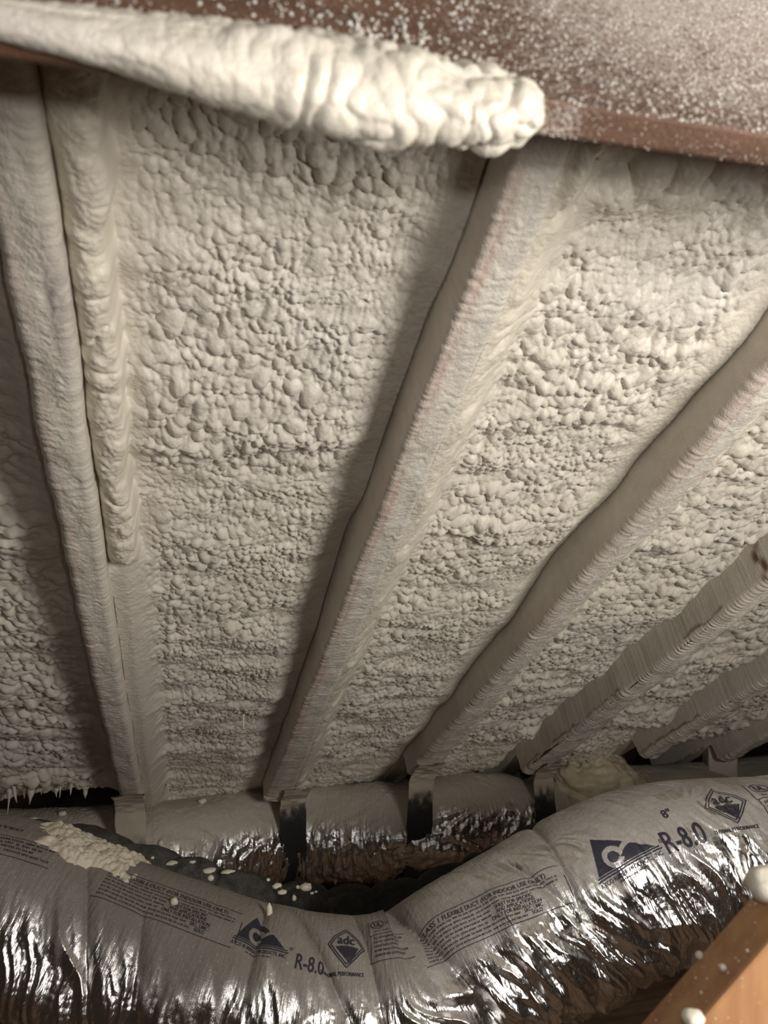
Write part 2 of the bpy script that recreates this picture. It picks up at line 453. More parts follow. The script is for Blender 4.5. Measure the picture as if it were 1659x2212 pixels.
# ================================================================== FOAM BAYS
def foam_bay(i, s0, s1, ncol, seed, label, m0=0.07, mL=0.03, mR=0.06, bead=0, ledges=(), cell=0.0128, yellow=0.0,
             crack=1.0, rowk=1.0, xlo=None, top=None, flow=(0.0, 0.0), amp=1.0):
    s = srows(s0, s1, k=rowk)
    t = np.linspace(0, 1, ncol)[None, :]
    xl = (edge(i, s) + width(i, s) - 0.002)[:, None] if i >= 0 else np.full((len(s), 1), xlo)
    xr = (edge(i + 1, s) + 0.002)[:, None]
    X = xl + (xr - xl) * t
    S = s[:, None] + 0 * X
    dl, dr = X - xl + 0 * S, xr - X + 0 * S
    if i < 0: dl = dl + 0.2
    grow = 1 + 0.9 * sst(1.1, 2.0, S)
    lf = (0.011 * fbm(X * 5 + seed, S * 7, seed + 1) + 0.005 * fbm(X * 9, S * 24, seed + 2, 2)) * grow
    m = m0 + lf + np.interp(s, (0.3, 1.0, 2.2), (0.0, 0.0, 0.006))[:, None]
    sw = S + 0.05 * fbm(X * 6, S * 1.5, seed + 3, 2)
    for sp_, am, dy in ledges:
        m = m - am * sst(sp_ - dy, sp_, sw) * (1 - sst(sp_ + 0.002, sp_ + 0.03, sw)) * (0.55 + 0.45 * vn(X * 12, S * 4, seed + 4))
    # left: a rolled bead or a scalloped skirt along the rafter
    wob = 1.5 * vn(S * 9, dl * 6, seed + 6) + 0.5 * vn(S * 30, dl * 30, seed + 5)
    sc = np.abs(np.sin(PI * (S / 0.085 + wob + dl * 7))) ** 0.6
    sc = 1 - (1 - sc) * sst(-0.3, 0.4, vn(S * 6, dl * 8, seed + 40))
    if bead == 1:
        on = sst(-0.25, 0.05, vn(S * 2.4 + 0.35, 0 * S + 0.5, seed + 7) + 0.45 * sst(1.15, 0.95, S) - 0.5 * sst(1.2, 1.5, S))
        bw = 0.042 + 0.012 * fbm(S * 11, 0 * S, seed + 8) + 0.003 * vn(S * 70, X * 50, seed + 41)
        prof = np.sqrt(np.clip(1 - ((dl - bw * 0.52) / (bw * 0.52)) ** 2, 0, 1))
        beadm = mL + 0.026 - prof * (0.024 + 0.009 * sc) - 0.0035 * fbm(X * 60, S * 45, seed + 42, 3) - 0.0016 * bub(X / 0.005, S / 0.005, seed + 43)
        kL = sst(bw * 1.02, bw * 0.86, dl) * on
        base = m * (1 - sst(0.075, 0.02, dl) * (1 - on)) + (mL + 0.012) * sst(0.075, 0.02, dl) * (1 - on)
        m = np.where(kL > 0, base * (1 - kL) + beadm * kL, base)
        yel = sst(0.055, 0.03, dl) * 0.8 * on
    else:
        kL = sst(0.075, 0.008, dl)
        m = m * (1 - kL) + (mL + (0.009 * (1 - sc) - 0.012 * np.maximum(0, vn(S * 19 + dl * 12, dl * 20, seed + 44)) - 0.003 * fbm(X * 70, S * 50, seed + 45)) * sst(0.0, 0.03, dl)) * kL
        yel = sst(0.07, 0.03, dl) * 0.6
        on = 0 * S
    m = m + crack * 0.028 * sst(0.0032, 0.0004, dl) * sst(-0.5, 0.2, vn(S * 12, 0 * S, seed + 46)) * (0.25 + 0.55 * on)
    # right: a smooth fillet climbing the next rafter's shaded face
    kR = sst(0.060, 0.002, dr) ** 1.3
    mRs = np.interp(s, (0.3, 0.7, 1.1, 1.45), (mR - 0.012, mR, mR + 0.024, mR + 0.008))[:, None] + 0.008 * vn(S * 9, 0 * S + 0.2, seed + 9)
    m = m * (1 - kR) + mRs * kR + 0.03 * sst(0.004, 0.0003, dr)
    bmk = sst(0.030, 0.085, dl) * sst(0.012, 0.085, dr)
    # bubbles
    u = X + 0.006 * vn(X * 32, S * 32, seed + 10) + flow[0] * S
    v = S * 0.74 + 0.006 * vn(X * 32, S * 32, seed + 11) + flow[1] * X
    a1 = sst(-0.55, 0.45, fbm(X * 8, S * 9, seed + 12, 2)) * bmk
    a2 = (0.45 + 0.55 * sst(-0.6, 0.3, fbm(X * 11, S * 15, seed + 13, 2))) * (0.15 + 0.85 * bmk)
    b1 = bub(u / cell, v / cell, seed + 14) * cell
    c2 = cell * 0.62
    b2 = bub(u / c2 + 7.3, v / c2, seed + 15) * c2
    c3 = cell * 0.34
    b3 = bub(u / c3 + 3.3, v / c3, seed + 16) * c3
    h = np.maximum(np.maximum(b1 * a1, b2 * a2), b3 * (0.10 + 0.75 * bmk) * 1.05) + 0.18 * b2 * bmk
    if top is not None:
        k = sst(top + 0.10, top, S + 0.05 * vn(X * 9, S * 9, seed + 17)) * sst(0.0, 0.03, dl)
        bb = bub(X / 0.040, S / 0.060, seed + 18) * 0.040
        h = h * (1 - 0.75 * k) + bb * 0.75 * k
    h = h * amp
    gr = 0.0006 * vn(X * 380, S * 380, seed + 19)
    m = m - 1.12 * h + gr
    Sx = S + 0.28 * h
    # the lower edge turns up under the eave
    e = s1 - 0.09 + 0.05 * fbm(X * 10, 0 * X, seed + 20, 2)
    m = m + 0.085 * sst(0.0, 0.10, S - e)
    P = W(X, Sx, m)
    ctr = P.reshape(-1, 3).mean(0)
    col = flatcol(P, CREAM)
    col = blend(col, flatcol(P, YELLO), np.clip(yel + yellow, 0, 1))
    col = blend(col, flatcol(P, GREYF), 0.55 * sst(0.0, 0.6, fbm(X * 5, S * 5, seed + 21, 2)) * bmk * (1 - yellow))
    o = link('spray_foam', grid_mesh(P - ctr, cols={'coat': col}), M_FOAM)
    o.location = ctr
    return tag(o, label, 'insulation')
bay0 = foam_bay(-1, 0.20, 2.43, 150, 100, 'dim spray foam left of the leftmost rafter, hanging in drips above a black gap',
                m0=0.075, mR=0.045, xlo=-0.56, ledges=((2.2, 0.02, 0.2), (1.3, 0.012, 0.15)), cell=0.021, amp=0.9)
bay1 = foam_bay(0, -0.06, 2.78, 236, 200, 'widest pebbled cream spray foam panel between the leftmost and the middle rafter',
                m0=0.066, mL=0.018, mR=0.058, bead=1, ledges=((0.78, 0.010, 0.16), (1.08, 0.014, 0.2), (1.45, 0.016, 0.16), (1.70, 0.020, 0.12), (2.12, 0.022, 0.2)),
                flow=(-0.10, 0.12))
bay2 = foam_bay(1, -0.06, 2.80, 218, 300, 'knobbly spray foam panel right of the middle rafter, below the bare brown board',
                m0=0.062, mL=0.010, mR=0.062, ledges=((0.70, 0.010, 0.1), (0.98, 0.016, 0.15), (1.32, 0.014, 0.15), (1.75, 0.020, 0.15), (2.15, 0.024, 0.2)),
                yellow=0.12, top=0.32, cell=0.0132)
bay3 = foam_bay(2, 0.10, 2.82, 180, 400, 'bright scaly spray foam panel between the third and fourth rafters',
                m0=0.060, mL=0.012, mR=0.088, ledges=((1.0, 0.014, 0.15), (1.35, 0.016, 0.15), (1.7, 0.018, 0.15), (2.15, 0.022, 0.2)), yellow=0.25, cell=0.0165)
bay4 = foam_bay(3, 0.28, 2.82, 120, 500, 'narrow foreshortened spray foam strip between the two rope-ribbed rafters',
                m0=0.056, mL=0.012, mR=0.098, ledges=((1.2, 0.014, 0.15), (1.6, 0.02, 0.15), (2.1, 0.022, 0.2)), yellow=0.2, cell=0.020, rowk=1.3)
bay5 = foam_bay(4, 0.8, 2.40, 80, 600, 'small patch of spray foam low at right between the black hole and the last rib',
                m0=0.050, mL=0.012, mR=0.080, ledges=((1.6, 0.02, 0.15),), cell=0.026, rowk=1.6)

# drips hanging from the lower edge of the left-hand panel
def drip(parent, p, ln, r0, seed):
    rng = random.Random(seed)
    n, rings = 8, 9
    bm = bmesh.new()
    prev = None
    bend = (rng.uniform(-.12, .12), rng.uniform(-.12, .12))
    for k in range(rings):
        t = k / (rings - 1)
        r = r0 * ((1 - t) ** 1.3 * (0.85 + 0.3 * math.sin(t * 7 + seed)) + 0.05)
        c = Vector(p) + Vector((bend[0] * ln * t * t, bend[1] * ln * t * t, 0.012 - ln * t))
        ring = [bm.verts.new(c + Vector((r * math.cos(2 * PI * j / n), r * math.sin(2 * PI * j / n), 0))) for j in range(n)]
        if prev:
            for j in range(n): bm.faces.new((prev[j], prev[(j + 1) % n], ring[(j + 1) % n], ring[j]))
        else: bm.faces.new(ring)
        prev = ring
    bm.faces.new(prev)
    for v in bm.verts: v.co -= parent.location
    return link('foam_drip', bm_mesh(bm, True), M_DROP, parent)
DRIPS = [(-0.452, 2.30, 0.052, .030, .011), (-0.430, 2.31, 0.05, .045, .012), (-0.405, 2.30, 0.05, .060, .009), (-0.392, 2.32, 0.052, .040, .014),
         (-0.372, 2.31, 0.05, .036, .012), (-0.343, 2.32, 0.05, .028, .009), (-0.318, 2.33, 0.05, .030, .010), (-0.298, 2.33, 0.05, .048, .007),
         (-0.272, 2.34, 0.05, .026, .010), (-0.243, 2.35, 0.05, .022, .011), (-0.222, 2.35, 0.05, .018, .010)]
for k, (x, s, m, ln, r) in enumerate(DRIPS):
    drip(bay0, W(x, s - 0.05 + 0.05 * math.sin(k * 2.3), m + 0.012), ln * (1.25 + 0.45 * math.sin(k * 1.7)), r * (1.15 + 0.5 * math.cos(k * 2.9)), k)
drip(bay1, W(-0.02, 2.35, 0.05), 0.03, 0.004, 40)
drip(bay1, W(0.15, 1.74, 0.03), 0.035, 0.004, 41)

# ================================================================== DUCTS
class Duct:
    """a tube along a smooth line; th runs from the top (0) over the near side (90) to the belly (180)"""
    def __init__(self, pts, R):
        p = np.array(pts, float)
        p = np.concatenate([[2 * p[0] - p[1]], p, [2 * p[-1] - p[-2]]])
        out = []
        for i in range(1, len(p) - 2):
            t = np.linspace(0, 1, 60, endpoint=False)[:, None]
            a, b, c, d = p[i - 1], p[i], p[i + 1], p[i + 2]
            out.append(0.5 * (2 * b + (c - a) * t + (2 * a - 5 * b + 4 * c - d) * t * t + (3 * b - a - 3 * c + d) * t ** 3))
        q = np.concatenate(out + [p[-2:-1]])
        L = np.concatenate([[0], np.cumsum(np.linalg.norm(np.diff(q, axis=0), axis=1))])
        self.L, self.q, self.R, self.len = L, q, R, L[-1]
        self.origin = q.mean(0)
    def frame(self, u):
        u = np.asarray(u, float)
        g = lambda w: np.stack([np.interp(w, self.L, self.q[:, k]) for k in range(3)], -1)
        c = g(u)
        T = g(u + 0.02) - g(u - 0.02)
        T /= np.linalg.norm(T, axis=-1, keepdims=True)
        Cn = np.cross(T, np.array([0, 0, 1.0]))
        Cn /= np.linalg.norm(Cn, axis=-1, keepdims=True)           # towards -Y, the near side
        return c, T, Cn, np.cross(Cn, T) * 1.0
    def at(self, u, th, r):
        c, T, Cn, U = self.frame(u)
        return c[..., None, :] + (r * np.cos(th))[..., None] * U[..., None, :] + (r * np.sin(th))[..., None] * Cn[..., None, :]
FRONT = Duct([(-0.80, 1.47, 1.17), (-0.374, 1.403, 1.059), (-0.268, 1.374, 1.039), (-0.091, 1.331, 0.967), (0.129, 1.276, 0.89), (0.34, 1.241, 0.864),
              (0.459, 1.238, 0.91), (0.63, 1.238, 0.979), (0.813, 1.237, 1.031), (1.091, 1.214, 1.040), (1.6, 1.2, 1.02), (2.3, 1.2, 1.0)], 0.147)
DARK = Duct([(-0.70, 1.95, 0.93), (-0.267, 1.83, 0.894), (-0.075, 1.781, 0.837), (0.213, 1.708, 0.758), (0.461, 1.674, 0.739),
             (0.689, 1.671, 0.778), (0.912, 1.669, 0.844), (1.4, 1.68, 0.86), (2.3, 1.7, 0.86)], 0.140)
BACK = Duct([(-0.78, 2.45, 0.765), (-0.596, 2.44, 0.762), (-0.355, 2.43, 0.750), (-0.128, 2.42, 0.744), (0.097, 2.46, 0.735), (0.346, 2.52, 0.718), (0.576, 2.46, 0.730),
             (0.756, 2.40, 0.745), (0.99, 2.42, 0.734), (1.233, 2.47, 0.70), (1.465, 2.50, 0.697), (1.763, 2.52, 0.678), (2.3, 2.54, 0.66)], 0.148)

def usteps(D, lo, hi, fine, coarse):
    u = [0.0]
    while u[-1] < D.len: u.append(u[-1] + (fine if lo <= u[-1] <= hi else coarse))
    u[-1] = D.len
    return np.array(u)
def thsteps(lo, hi, nf, nc):
    a = np.radians(np.linspace(lo, hi, nf))
    return np.concatenate([a, np.radians(np.linspace(hi, lo + 360, nc + 2)[1:-1])])
def jacket(D, u, th, off, dust, m, parent, name='jacket'):
    r = D.R + off
    P = D.at(u, np.broadcast_to(th, (len(u), len(th))), r)
    uv = np.stack(np.broadcast_arrays(u[:, None], th[None, :] * D.R), -1)
    me = grid_mesh(P - np.array(parent.location), closed=True, uv=uv, attrs={'dust': dust}, flip=True)
    return link(name, me, m, parent), P
def along(D, x):
    return np.interp(x, np.interp(np.linspace(0, D.len, 800), D.L, D.q[:, 0]), np.linspace(0, D.len, 800))

# ---- back duct, hung under the rafters
fu = usteps(BACK, 0.25, 2.5, 0.0034, 0.02)
ft = thsteps(-30, 150, 130, 24)
U, T = fu[:, None], ft[None, :]
back = empty('flexible_duct', tuple(BACK.at(np.array([1.1]), np.array([[PI]]), BACK.R + np.zeros((1, 1)))[0, 0]),
             'rear silver foil duct slung in straps below the rafter ends', 'duct')
strap_u = [along(BACK, x) for x in (-0.12, 0.338, 0.70, 1.150)]
pin = sum(np.exp(-((U - a) / 0.05) ** 2) for a in strap_u)
off = -0.014 * pin - 0.030 * np.exp(-((U - strap_u[3] + 0.02) / 0.018) ** 2) + 0.010 * fbm(U * 5, T * 1.2, 801, 2)
low = sst(0.75, 1.3, T)
off = off + (0.013 * (0.4 - np.abs(vn(U * 22 + 1.3 * T + 2 * vn(U * 6, T * 1.5, 803), T * 1.5, 802))) + 0.008 * (0.4 - np.abs(vn(U * 70, T * 5 + U * 20, 804)))) * (0.10 + 0.9 * low)
off = off + 0.0022 * (1 - low) * np.maximum(0, fbm(U * 45, T * 8, 805)) + 0.0015 * (0.4 - np.abs(vn(U * 160, T * 22, 806))) * low
deg = np.degrees(T) + 0 * U
lim = 57 + 16 * fbm(U * 6, 0.5 + 0 * U, 807, 2) + 10 * np.exp(-((U - 0.66) / 0.12) ** 2) + 45 * sst(2.0, 2.1, U) + 8 * np.exp(-((U - 1.25) / 0.2) ** 2) + 26 * sst(0.55, 0.45, U)
dust = 1.25 - 1.25 * sst(-20, 26, deg - lim + 9 * vn(U * 60, T * 2, 808)) + 0.0 * T
dust = np.where((deg > 150) | (deg < -80), 0.1, dust)
off = off + 0.0055 * np.maximum(0, bub(U / 0.010, T * BACK.R / 0.010, 811) - 0.35) * sst(45, 15, np.abs(deg)) * sst(0.0, 0.4, fbm(U * 12, T * 3, 812))
jacket(BACK, fu, ft, off, dust, M_FOIL2, back)

# ---- black duct in the trough between the two silver ones
du = usteps(DARK, 0.3, 1.75, 0.005, 0.02)
dt = thsteps(-60, 110, 70, 22)
U, T = du[:, None], dt[None, :]
dark = empty('flexible_duct', tuple(DARK.at(np.array([1.0]), np.array([[PI]]), DARK.R + np.zeros((1, 1)))[0, 0]),
             'black puckered duct lying between the two silver foil ducts', 'duct')
pl = U / 0.118 + 0.35 * vn(U * 6, 0.5 + 0 * U, 821) + 0.16 * vn(U * 9, T * 2.0, 822) + 0.09 * T
lobe = np.abs(np.sin(PI * pl)) ** 0.45
off = 0.020 * (lobe - 0.75) + 0.004 * fbm(U * 14, T * 3, 823, 2) - 0.006 * np.maximum(0, 1 - np.abs(vn(U * 22, T * 1.1, 824)) * 9) + 0.001 * vn(U * 120, T * 14, 825)
dust = (0.40 * sst(1.25, 0.75, U) + 0.10) * (0.6 + 0.4 * np.cos(T - 0.5)) + 0 * U
dark_j, DP = jacket(DARK, du, dt, off, dust, M_BLACK, dark)

# ---- front duct, printed, sagging across the bottom of the view
u_ = usteps(FRONT, 0.40, 2.02, 0.0026, 0.02)
t_ = thsteps(-62, 165, 235, 24)
U, T = u_[:, None], t_[None, :]
front = empty('flexible_duct', tuple(FRONT.at(np.array([1.2]), np.array([[PI]]), FRONT.R + np.zeros((1, 1)))[0, 0]),
              'large printed silver foil duct sagging across the front', 'duct')
deg = np.degrees(T) + 0 * U
low = sst(38, 82, deg + 16 * vn(U * 9, 0.4 + 0 * U, 841))
slant = U - 0.055 * T
bill = 0.42 - np.abs(vn(slant * 30 + 1.6 * vn(U * 8, T * 1.4, 843), T * 0.9, 842))
bill2 = 0.42 - np.abs(vn(slant * 78 + 1.6 * vn(U * 14, T * 2, 845), T * 1.3, 844))
bill3 = 0.42 - np.abs(vn(slant * 165 + 1.5 * vn(U * 30, T * 3, 849), T * 4, 846))
off = 0.007 * fbm(U * 4.5, T * 1.3, 847, 2) + (0.016 * bill + 0.0075 * bill2) * (0.05 + 0.95 * low) + 0.0026 * bill3 * (0.15 + 0.85 * low)
right = sst(1.30, 1.42, U)
off = off + right * 0.0045 * bill2 * (1 - low) * sst(0.0, 0.5, vn(U * 7, T * 2.5, 848) + 0.3)
def crease(u0, slope, depth, wd, th0=0.0, th1=3.0):
    x = (U - u0 - slope * (T - 0.2))
    return -depth * np.exp(-np.abs(x) / wd) * sst(th1, th1 - 0.5, T) * sst(th0 - 0.5, th0, T)
off = off + crease(0.962, 0.0, 0.010, 0.010) + crease(1.050, 0.085, 0.013, 0.008) + crease(1.150, 0.03, 0.013, 0.011) + crease(1.300, 0.03, 0.024, 0.013)
off = off + crease(0.655, 0.08, 0.012, 0.012, 0.45) + crease(0.76, 0.05, 0.010, 0.010, 0.8) + crease(1.475, 0.05, 0.012, 0.010, 0.35) + crease(1.545, -0.02, 0.010, 0.010, -0.4) + crease(1.60, 0.02, 0.010, 0.012, 1.0)
off = off + 0.006 * np.exp(-((U - 1.225) / 0.05) ** 2) + 0.004 * np.exp(-((U - 1.0) / 0.04) ** 2)
off = off + 0.010 * np.exp(-((U - 1.425) / 0.02) ** 2) * sst(0.3, 0.6, T) * sst(1.5, 1.0, T)
# settled overspray: thick on the top, ragged streaks half way down
lim = np.interp(u_, (0.4, 0.62, 0.70, 0.85, 0.98, 1.10, 1.22, 1.36, 1.46, 1.6, 1.75, 2.0), (58, 52, 52, 62, 52, 58, 50, 48, 52, 64, 64, 60))[:, None]
strk = vn(slant * 85, T * 0.8, 851) * 9 + vn(slant * 26, T * 0.7, 852) * 9
amt = np.interp(u_, (0.4, 0.7, 1.0, 1.25, 1.42, 1.7, 2.0), (0.70, 0.84, 0.88, 0.80, 0.54, 0.52, 0.50))[:, None]
dust = amt * (1 - sst(-14, 16, deg - lim + strk)) + 0.02
shiny = sst(0.15, 0.55, vn(U * 16, T * 4, 853)) * right
dust = np.clip(dust - 0.45 * shiny, 0, 1.2)
dust = np.where((deg > 165) | (deg < -100), 0.1, dust)
front_j, FP = jacket(FRONT, u_, t_, off, dust, M_FOIL, front)
NF = 235
def fsurf(u, deg, lift=0.0):
    """point on the wrinkled front jacket"""
    r = np.interp(u, u_, np.arange(len(u_)))
    c = np.interp(np.radians(deg), t_[:NF], np.arange(NF))
    r0 = np.clip(np.floor(r).astype(int), 0, len(u_) - 2); c0 = np.clip(np.floor(c).astype(int), 0, NF - 2)
    fr, fc = (r - r0)[:, None], (c - c0)[:, None]
    p = (FP[r0, c0] * (1 - fr) + FP[r0 + 1, c0] * fr) * (1 - fc) + (FP[r0, c0 + 1] * (1 - fr) + FP[r0 + 1, c0 + 1] * fr) * fc
    _, _, Cn, Up = FRONT.frame(u)
    a = np.radians(deg)[:, None]
    return p + lift * (np.cos(a) * Up + np.sin(a) * Cn)

# ------------------------------------------------------------------ print on the front duct
def ink(name, bm, u0, th0, rot=0.0, sx=1.0, sy=1.0, cut=0.005, m=None, lift=0.0011):
    """lay flat artwork (metres, x along the duct, y up) on the jacket as one printed part"""
    bmesh.ops.triangulate(bm, faces=bm.faces[:])
    for ax in (0, 1):
        vs = [v.co[ax] for v in bm.verts]
        a = min(vs) + cut * 0.5
        while a < max(vs):
            no = (1, 0, 0) if ax == 0 else (0, 1, 0)
            bmesh.ops.bisect_plane(bm, geom=bm.verts[:] + bm.edges[:] + bm.faces[:], plane_co=(a * no[0], a * no[1], 0), plane_no=no)
            a += cut
    co = np.array([v.co[:] for v in bm.verts])
    x, y = co[:, 0] * sx, co[:, 1] * sy
    cr, sr = math.cos(rot), math.sin(rot)
    x, y = x * cr - y * sr, x * sr + y * cr
    P = fsurf(u0 + x, th0 - np.degrees(y / FRONT.R), lift) - np.array(front.location)
    for v, p in zip(bm.verts, P): v.co = p
    me = bpy.data.meshes.new('print')
    bm.to_mesh(me); bm.free()
    return link(name, me, m or M_INK, front)
def add_text(bm, s, x, y, size, bold=0.0, squeeze=1.0, align='LEFT'):
    cu = bpy.data.curves.new('t', 'FONT')
    cu.body = s; cu.size = size; cu.offset = bold * size; cu.align_x = align; cu.resolution_u = 3
    o = bpy.data.objects.new('t', cu)
    C.objects.link(o)
    bpy.context.view_layer.update()
    me = bpy.data.meshes.new_from_object(o.evaluated_get(bpy.context.evaluated_depsgraph_get()))
    n0 = len(bm.verts)
    bm.from_mesh(me)
    bm.verts.ensure_lookup_table()
    for v in bm.verts[n0:]: v.co = (x + v.co.x * squeeze, y + v.co.y, 0)
    bpy.data.objects.remove(o); bpy.data.curves.remove(cu); bpy.data.meshes.remove(me)
def add_poly(bm, pts):
    return bm.faces.new([bm.verts.new((p[0], p[1], 0)) for p in pts])
def add_line(bm, pts, w):
    for (x0, y0), (x1, y1) in zip(pts[:-1], pts[1:]):
        d = math.hypot(x1 - x0, y1 - y0) or 1
        nx, ny = -(y1 - y0) / d * w / 2, (x1 - x0) / d * w / 2
        add_poly(bm, [(x0 + nx, y0 + ny), (x1 + nx, y1 + ny), (x1 - nx, y1 - ny), (x0 - nx, y0 - ny)])
def add_ring(bm, cx, cy, rx, ry, w, a0=0, a1=360, n=28):
    A = np.radians(np.linspace(a0, a1, n))
    for a, b in zip(A[:-1], A[1:]):
        add_poly(bm, [(cx + rx * math.cos(a), cy + ry * math.sin(a)), (cx + rx * math.cos(b), cy + ry * math.sin(b)),
                      (cx + (rx - w) * math.cos(b), cy + (ry - w) * math.sin(b)), (cx + (rx - w) * math.cos(a), cy + (ry - w) * math.sin(a))])
def tiny_rows(bm, x0, x1, y, seed, h=0.0026):
    """rows of print too small to read"""
    rng = random.Random(seed)
    x = x0
    while x < x1:
        L = rng.uniform(0.004, 0.013)
        xx = x
        while xx < min(x + L, x1):
            g = rng.uniform(0.0007, 0.0013)
            add_poly(bm, [(xx, y), (xx + g, y), (xx + g, y + h * rng.uniform(0.75, 1)), (xx, y + h)])
            if rng.random() < 0.45:
                add_poly(bm, [(xx, y), (xx + 0.0017, y), (xx + 0.0017, y + 0.0007), (xx, y + 0.0007)])
            xx += 0.0021
        x += L + 0.0026

def atco(u0, th0, rot, s=1.0):
    # dark triangle with the ring of a C and a sweep left open in it, two rules and two lines of lettering below
    cxr, cyr, ro, ri = 0.040, 0.024, 0.0175, 0.0085
    bm = bmesh.new()
    apex, bl, br = (0.028, 0.066), (0.0, 0.008), (0.104, 0.008)
    n, rows = 96, 64
    def inside(x, y):
        y0, y1 = bl[1], apex[1]
        if y < y0 or y > y1: return False
        t = (y - y0) / (y1 - y0)
        if x < bl[0] + (apex[0] - bl[0]) * t or x > br[0] + (apex[0] - br[0]) * t: return False
        dx, dy = x - cxr, y - cyr
        d = math.hypot(dx, dy)
        if ri < d < ro and not (-30 < math.degrees(math.atan2(dy, dx)) < 12): return False
        yc = 0.028 + 0.010 * math.sin((x - 0.052) * 75)
        if x > 0.050 and abs(y - yc + 0.004) < 0.0046 and x < 0.084: return False
        return True
    dx, dy = 0.106 / n, 0.060 / rows
    for j in range(rows):
        y = 0.008 + j * dy
        run = None
        for i in range(n + 1):
            ok = i < n and inside((i + 0.5) * dx, y + dy / 2)
            if ok and run is None: run = i
            if not ok and run is not None:
                add_poly(bm, [(run * dx, y), (i * dx, y), (i * dx, y + dy), (run * dx, y + dy)])
                run = None
    for k, y in enumerate((0.0045, 0.0005)):
        add_poly(bm, [(-0.004 - k * 0.002, y), (0.110 + k * 0.003, y), (0.112 + k * 0.003, y + 0.0022), (-0.003 - k * 0.002, y + 0.0022)])
    ink('printed_logo', bm, u0, th0, rot, s, s, 0.006)
    bm = bmesh.new()
    add_text(bm, 'ATCO RUBBER PRODUCTS, INC.', -0.006, -0.0085, 0.0094, 0.012, 0.86)
    tiny_rows(bm, 0.028, 0.080, -0.0145, 3)
    add_ring(bm, 0.118, 0.012, 0.0035, 0.0035, 0.0008)
    add_text(bm, 'R', 0.1165, 0.0098, 0.005)
    ink('printed_maker_line', bm, u0, th0, rot, s, s)
def adc(u0, th0, rot, s=1.0):
    bm = bmesh.new()
    o = [(0, 0.036), (0.010, 0.052), (0.034, 0.072), (0.060, 0.052), (0.072, 0.036), (0.054, 0.016), (0.036, 0.0), (0.016, 0.018), (0, 0.036)]
    i_ = [(0.036 + (x - 0.036) * 0.86, 0.036 + (y - 0.036) * 0.86) for x, y in o]
    add_line(bm, o, 0.0015); add_line(bm, i_, 0.0015)
    add_text(bm, 'adc', 0.017, 0.039, 0.025, 0.014)
    fan = lambda t, r: (0.036 + (t - 0.5) * 0.046 * r + 0.006 * (1 - r), 0.006 + 0.027 * r + 0.003 * math.sin(t * PI) * r)
    for k in range(8):
        t0, t1 = k / 8 + 0.014, (k + 1) / 8 - 0.014
        for r0, r1 in ((0.05, 0.4), (0.4, 0.7), (0.7, 1.0)):
            add_poly(bm, [fan(t0, r0), fan(t1, r0), fan(t1, r1), fan(t0, r1)])
    ink('printed_emblem', bm, u0, th0, rot, s, s, 0.003, lift=0.0019)
    bm = bmesh.new()
    add_text(bm, 'THERMAL PERFORMANCE', -0.010, -0.012, 0.0085, 0.02, 0.80)
    ink('printed_emblem_line', bm, u0, th0, rot, s, s)
def ul(u0, th0, rot, lines, s=1.0):
    bm = bmesh.new()
    add_ring(bm, 0.018, 0.012, 0.017, 0.011, 0.0018)
    add_text(bm, 'UL', 0.009, 0.0065, 0.015, 0.03)
    add_text(bm, 'LISTED', 0.040, 0.008, 0.010, 0.015)
    tiny_rows(bm, 0.010, 0.052, -0.006, 5)
    add_line(bm, [(-0.004, 0.024), (-0.003, -0.012), (0.128, -0.012)], 0.0011)
    ink('printed_listing_mark', bm, u0, th0, rot, s, s)
    bm = bmesh.new()
    y = -0.021
    for k in range(lines):
        tiny_rows(bm, 0.006, 0.122 - 0.012 * (k % 3), y, 11 + k, 0.0042)
        y -= 0.0078
    add_line(bm, [(0.0, -0.012), (-0.002, y), (0.128, y)], 0.0011)
    ink('printed_notice', bm, u0, th0, rot, s, s)
def notice(u0, th0, rot, w=0.235, h=0.060):
    bm = bmesh.new()
    add_line(bm, [(0, 0), (w * 0.6, 0.002), (w, 0.001)], 0.0010)
    add_line(bm, [(0.0, -h), (w * 0.5, -h), (w, -h)], 0.0010)
    add_line(bm, [(w + 0.004, -0.016), (w + 0.004, -h + 0.008)], 0.0012)
    add_text(bm, 'CLASS 1 FLEXIBLE DUCT (FOR INDOOR USE ONLY)', 0.004, -0.011, 0.0105, 0.006, 0.86)
    ink('printed_heading', bm, u0, th0, rot)
    bm = bmesh.new()
    y = -0.0165
    rows = [('', 0.0), ('', 0.0), ('SHEET FOR SPECIFIC', 0.12), ('AND APPLICATIONS', 0.12), ('ONLY FOR INSTALLATION', 0.11), ('SRC, UMC', 0.16), ('SOLD', 0.17)]
    for k, (t, x) in enumerate(rows):
        if t: add_text(bm, t, x, y - 0.001, 0.0075, 0.01, 0.9)
        tiny_rows(bm, 0.006, (x - 0.008) if t else w - 0.01, y, 40 + k)
        y -= 0.0064
    ink('printed_notice', bm, u0, th0, rot)
def rating(u0, th0, rot, s):
    bm = bmesh.new()
    add_text(bm, 'R-8.0', 0, 0, 0.052, 0.010, 0.72)
    ink('printed_rating', bm, u0, th0, rot, s, s)
# left repeat of the print
notice(0.690, 8.0, -0.03)
atco(0.925, 29.0, -0.06, 0.82)
rating(1.030, 38.0, -0.05, 0.62)
adc(1.083, 34.0, -0.03, 0.92)
ul(1.165, 8.0, -0.04, 5, 0.95)
ul(0.485, 8.0, 0.02, 4, 1.0)
# right repeat
notice(1.300, 18.0, -0.14)
atco(1.578, 52.5, 0.06, 0.98)
rating(1.693, 54.0, 0.05, 0.96)
bm = bmesh.new(); add_text(bm, '8"', 0, 0, 0.022, 0.015, 0.9)
ink('printed_size', bm, 1.718, 32.0, 0.03)
adc(1.795, 44.0, 0.05, 1.0)
ul(1.890, 22.0, 0.05, 5, 1.1)

